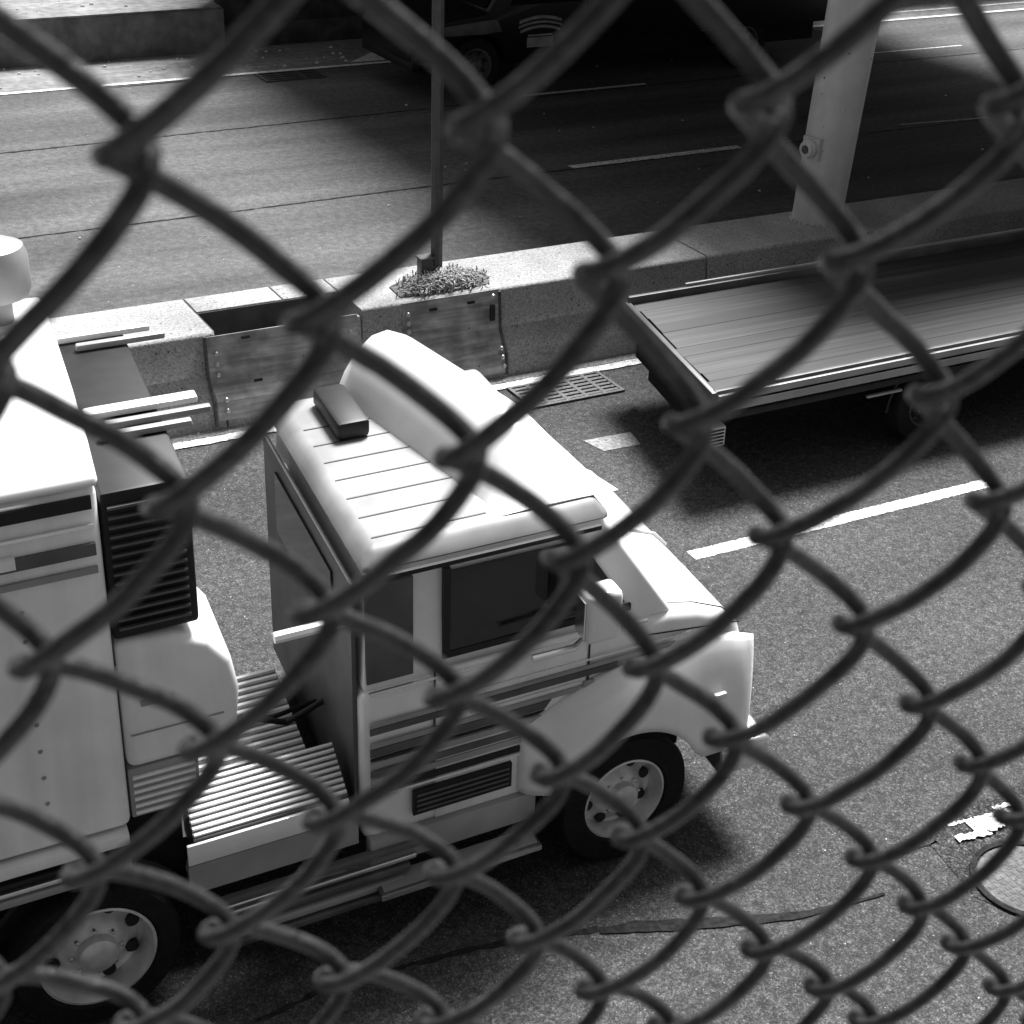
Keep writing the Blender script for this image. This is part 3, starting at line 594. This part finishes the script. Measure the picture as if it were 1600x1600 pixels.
cabp = [(13.7, .6), (13.7, 2.25), (14.9, 2.3), (15.35, 1.55), (16.2, 1.42), (16.4, 1.1), (16.4, .6), (15.1, .6)] + arc(14.6, .4, .5, 24, 156)
mk('cab', gf().prism(cabp, 9.9, 12.0), M['blackpaint'], F, bevel=.04, seg=3)
mk('door_window', gf().prism([(14.0, 1.6), (14.0, 2.1), (14.8, 2.1), (15.1, 1.6)], 9.88, 9.9), M['glass'], F)
# ------------------------------------------------------------------ dark truck in the far carriageway (heading left)
D = thing('dark_truck', (13.4, 24.7, 0), 'black truck with a pale emblem on its door, in shade on the far lanes', 'truck')
dp = [(10.95, .55), (10.93, .95), (11.05, 1.12), (11.5, 1.22), (12.35, 1.30), (12.85, 2.0), (14.2, 2.05), (14.25, .55), (12.75, .55)] + arc(12.15, .45, .52, 12, 168)
mk('cab_body', G().prism(dp, 23.7, 25.7), M['blackpaint'], D, bevel=.05, seg=3)
mk('fender_panel', G().prism([(11.1, .98), (11.15, 1.10), (12.5, 1.2), (12.6, 1.0), (12.3, .97)], 23.675, 23.7), M['dgrey'], D, bevel=.005)
mk('fender_panel', G().prism([(11.0, .8), (11.05, .9), (11.55, .92), (11.5, .8)], 23.675, 23.7), M['black'], D, bevel=.005)
mk('door_window', G().prism([(12.75, 1.4), (13.0, 1.9), (14.1, 1.92), (14.1, 1.4)], 23.68, 23.7), M['glass'], D)
mk('windshield', G()._add([(12.36, 23.85, 1.36), (12.36, 25.55, 1.36), (12.78, 25.5, 1.95), (12.78, 23.9, 1.95)], [(0, 1, 2, 3)]), M['glass'], D)
mk('front_bumper', G().box(10.95, 11.1, 23.68, 25.72, .45, .64), M['black'], D, bevel=.03)
mk('cargo_box', G().box(14.35, 19.5, 23.65, 25.95, .75, 3.3), M['blackpaint'], D, bevel=.03)
mk('chassis', G().box(11.2, 19.4, 24.1, 25.3, .35, .72), M['chassis'], D)
for x in (12.15, 17.6):
    for y, s_ in ((23.85, -1), (25.55, 1)): wheel(D, x, y, .45, .45, .29, .26, s_, rimm='dgrey')
# door emblem: arched bands over a square panel
em = mk('door_emblem', G().box(13.08, 13.58, 23.685, 23.699, .70, .86), M['decal'], D)
for zc, hw, th in ((1.14, .40, .05), (1.055, .41, .035), (.985, .38, .045)):
    n_ = 10; up_ = [(13.33 + hw * (-1 + 2 * i / n_), zc + .07 * (1 - (-1 + 2 * i / n_) ** 2)) for i in range(n_ + 1)]
    mk('emblem_band', G().prism(up_ + [(x, z - th) for x, z in reversed(up_)], 23.684, 23.699), M['decal'], em)
mk('emblem_band', G().box(13.1, 13.56, 23.684, 23.699, .88, .905), M['grey'], em)

# ------------------------------------------------------------------ chain link fence close to the camera
FO = Vector((0.0901, 0.323, 6.1072)); FX = Vector((0.98279, -0.17995, 0.04177)); FD = Vector((0.08455, 0.23712, -0.96779)); FN = FX.cross(FD); 
if FN.y < 0: FN = -FN
FO = FO - FX * .0036 - FD * .0006
CW, CH = .071 / 2, .09524 / 2
# knots of a real fence never sit on a perfect grid: measured slack per knot in millimetres (column, row): (sideways, down)
SL = {(0, 0): (-2.0, -2.3), (1, 1): (1.1, -2.0), (2, 2): (3.5, -0.4), (3, 3): (1.8, -3.9), (4, 4): (-3.3, 3.0), (5, 5): (-3.7, 0.4), (6, 6): (-0.8, 2.6), (7, 7): (0.8, 1.7), (8, 8): (0.0, -0.4), (9, 9): (-2.7, -5.7), (10, 10): (-1.1, -1.3), (2, 0): (3.1, -1.2), (3, 1): (1.5, -6.2), (4, 2): (-2.9, -0.2), (5, 3): (-4.4, 1.1), (6, 4): (-0.9, 1.5), (7, 5): (1.2, 4.3), (8, 6): (0.3, 1.2), (9, 7): (-4.5, -3.0), (4, 0): (0.9, -0.5), (5, 1): (-0.8, -0.5), (6, 2): (2.8, 3.0), (7, 3): (0.2, 2.9), (6, 0): (-1.4, 6.7), (-1, 1): (-2.5, 1.5), (0, 2): (-0.8, 1.0), (1, 3): (-0.3, 0.2), (2, 4): (3.0, -1.4), (3, 5): (4.9, 0.1), (4, 6): (3.3, -1.4), (5, 7): (-0.7, -0.3), (6, 8): (0.0, 3.5), (7, 9): (2.7, 1.7), (8, 10): (-1.7, -5.2), (-1, 3): (-4.9, 1.8), (0, 4): (1.0, 0.7), (1, 5): (0.7, -0.7), (2, 6): (6.0, -4.6), (3, 7): (4.1, 2.6), (4, 8): (-0.3, 3.6), (-1, 5): (-3.0, 2.1), (0, 6): (-0.0, 1.3), (1, 7): (2.2, -0.5), (2, 8): (4.9, -4.1), (-2, 6): (-2.8, 1.8), (-1, 7): (3.3, -3.2)}
def knot(h, v):
    if (h, v) in SL: s_ = SL[(h, v)]
    else:
        n_ = [(SL[(h + a, v + b)], 1 / (a * a + b * b)) for a in range(-2, 3) for b in range(-2, 3) if (h + a, v + b) in SL]
        s_ = (sum(q[0][0] * q[1] for q in n_) / (sum(q[1] for q in n_) + 1), sum(q[0][1] * q[1] for q in n_) / (sum(q[1] for q in n_) + 1)) if n_ else (random.uniform(-1.5, 1.5), random.uniform(-1.5, 1.5))
        SL[(h, v)] = s_
    return (h * CW + s_[0] / 1000, v * CH + s_[1] / 1000)
fence = thing('chain_link_fence', tuple(FO), 'dark wire chain link fence filling the foreground, out of focus', 'fence')
TIP, DEP, WR = .0046, .0100, .0029
NS = 18
# arc-length spacing of the half turn so that the wire runs straight and bends at its ends
import bisect
def halfturn():
    n = 400; pts = [(-math.cos(PI * i / n) * CW, math.sin(PI * i / n) ** .95 * DEP) for i in range(n + 1)]; s_ = [0]
    for a, b in zip(pts[:-1], pts[1:]): s_.append(s_[-1] + math.dist(a, b))
    res = []
    for k in range(NS):
        t = s_[-1] * k / NS; i = bisect.bisect_left(s_, t); th = PI * min(i, n) / n; res.append((k / NS, (1 - math.cos(th)) / 2, math.sin(th) ** .95))
    return res
HT = halfturn()
H0, H1, V0, V1 = -7, 19, -8, 17
for hcol in range(H0, H1):
    path = []; par = (hcol + V0) % 2          # parity decides which side the wire starts on
    v = V0
    while v < V1:
        # knots exist where column + row is even
        left = (hcol + v) % 2 == 0
        a = knot(hcol, v) if left else knot(hcol + 1, v)
        b = knot(hcol + 1, v + 1) if left else knot(hcol, v + 1)
        ax = a[0] + (-TIP if left else TIP); bx_ = b[0] + (TIP if left else -TIP)
        sgn = 1 if left else -1               # left-to-right runs lie at the back, right-to-left runs in front
        for t, sx_, dp_ in HT:
            p = FO + FX * (ax + (bx_ - ax) * sx_) + FD * (a[1] + (b[1] - a[1]) * t) + FN * (sgn * DEP * dp_)
            n_ = noise.noise_vector(p * 55) * .0006; path.append(p + n_)
        v += 1
    mk('wire', G().tube(path, WR, 10), M['wire'], fence, smooth=True)
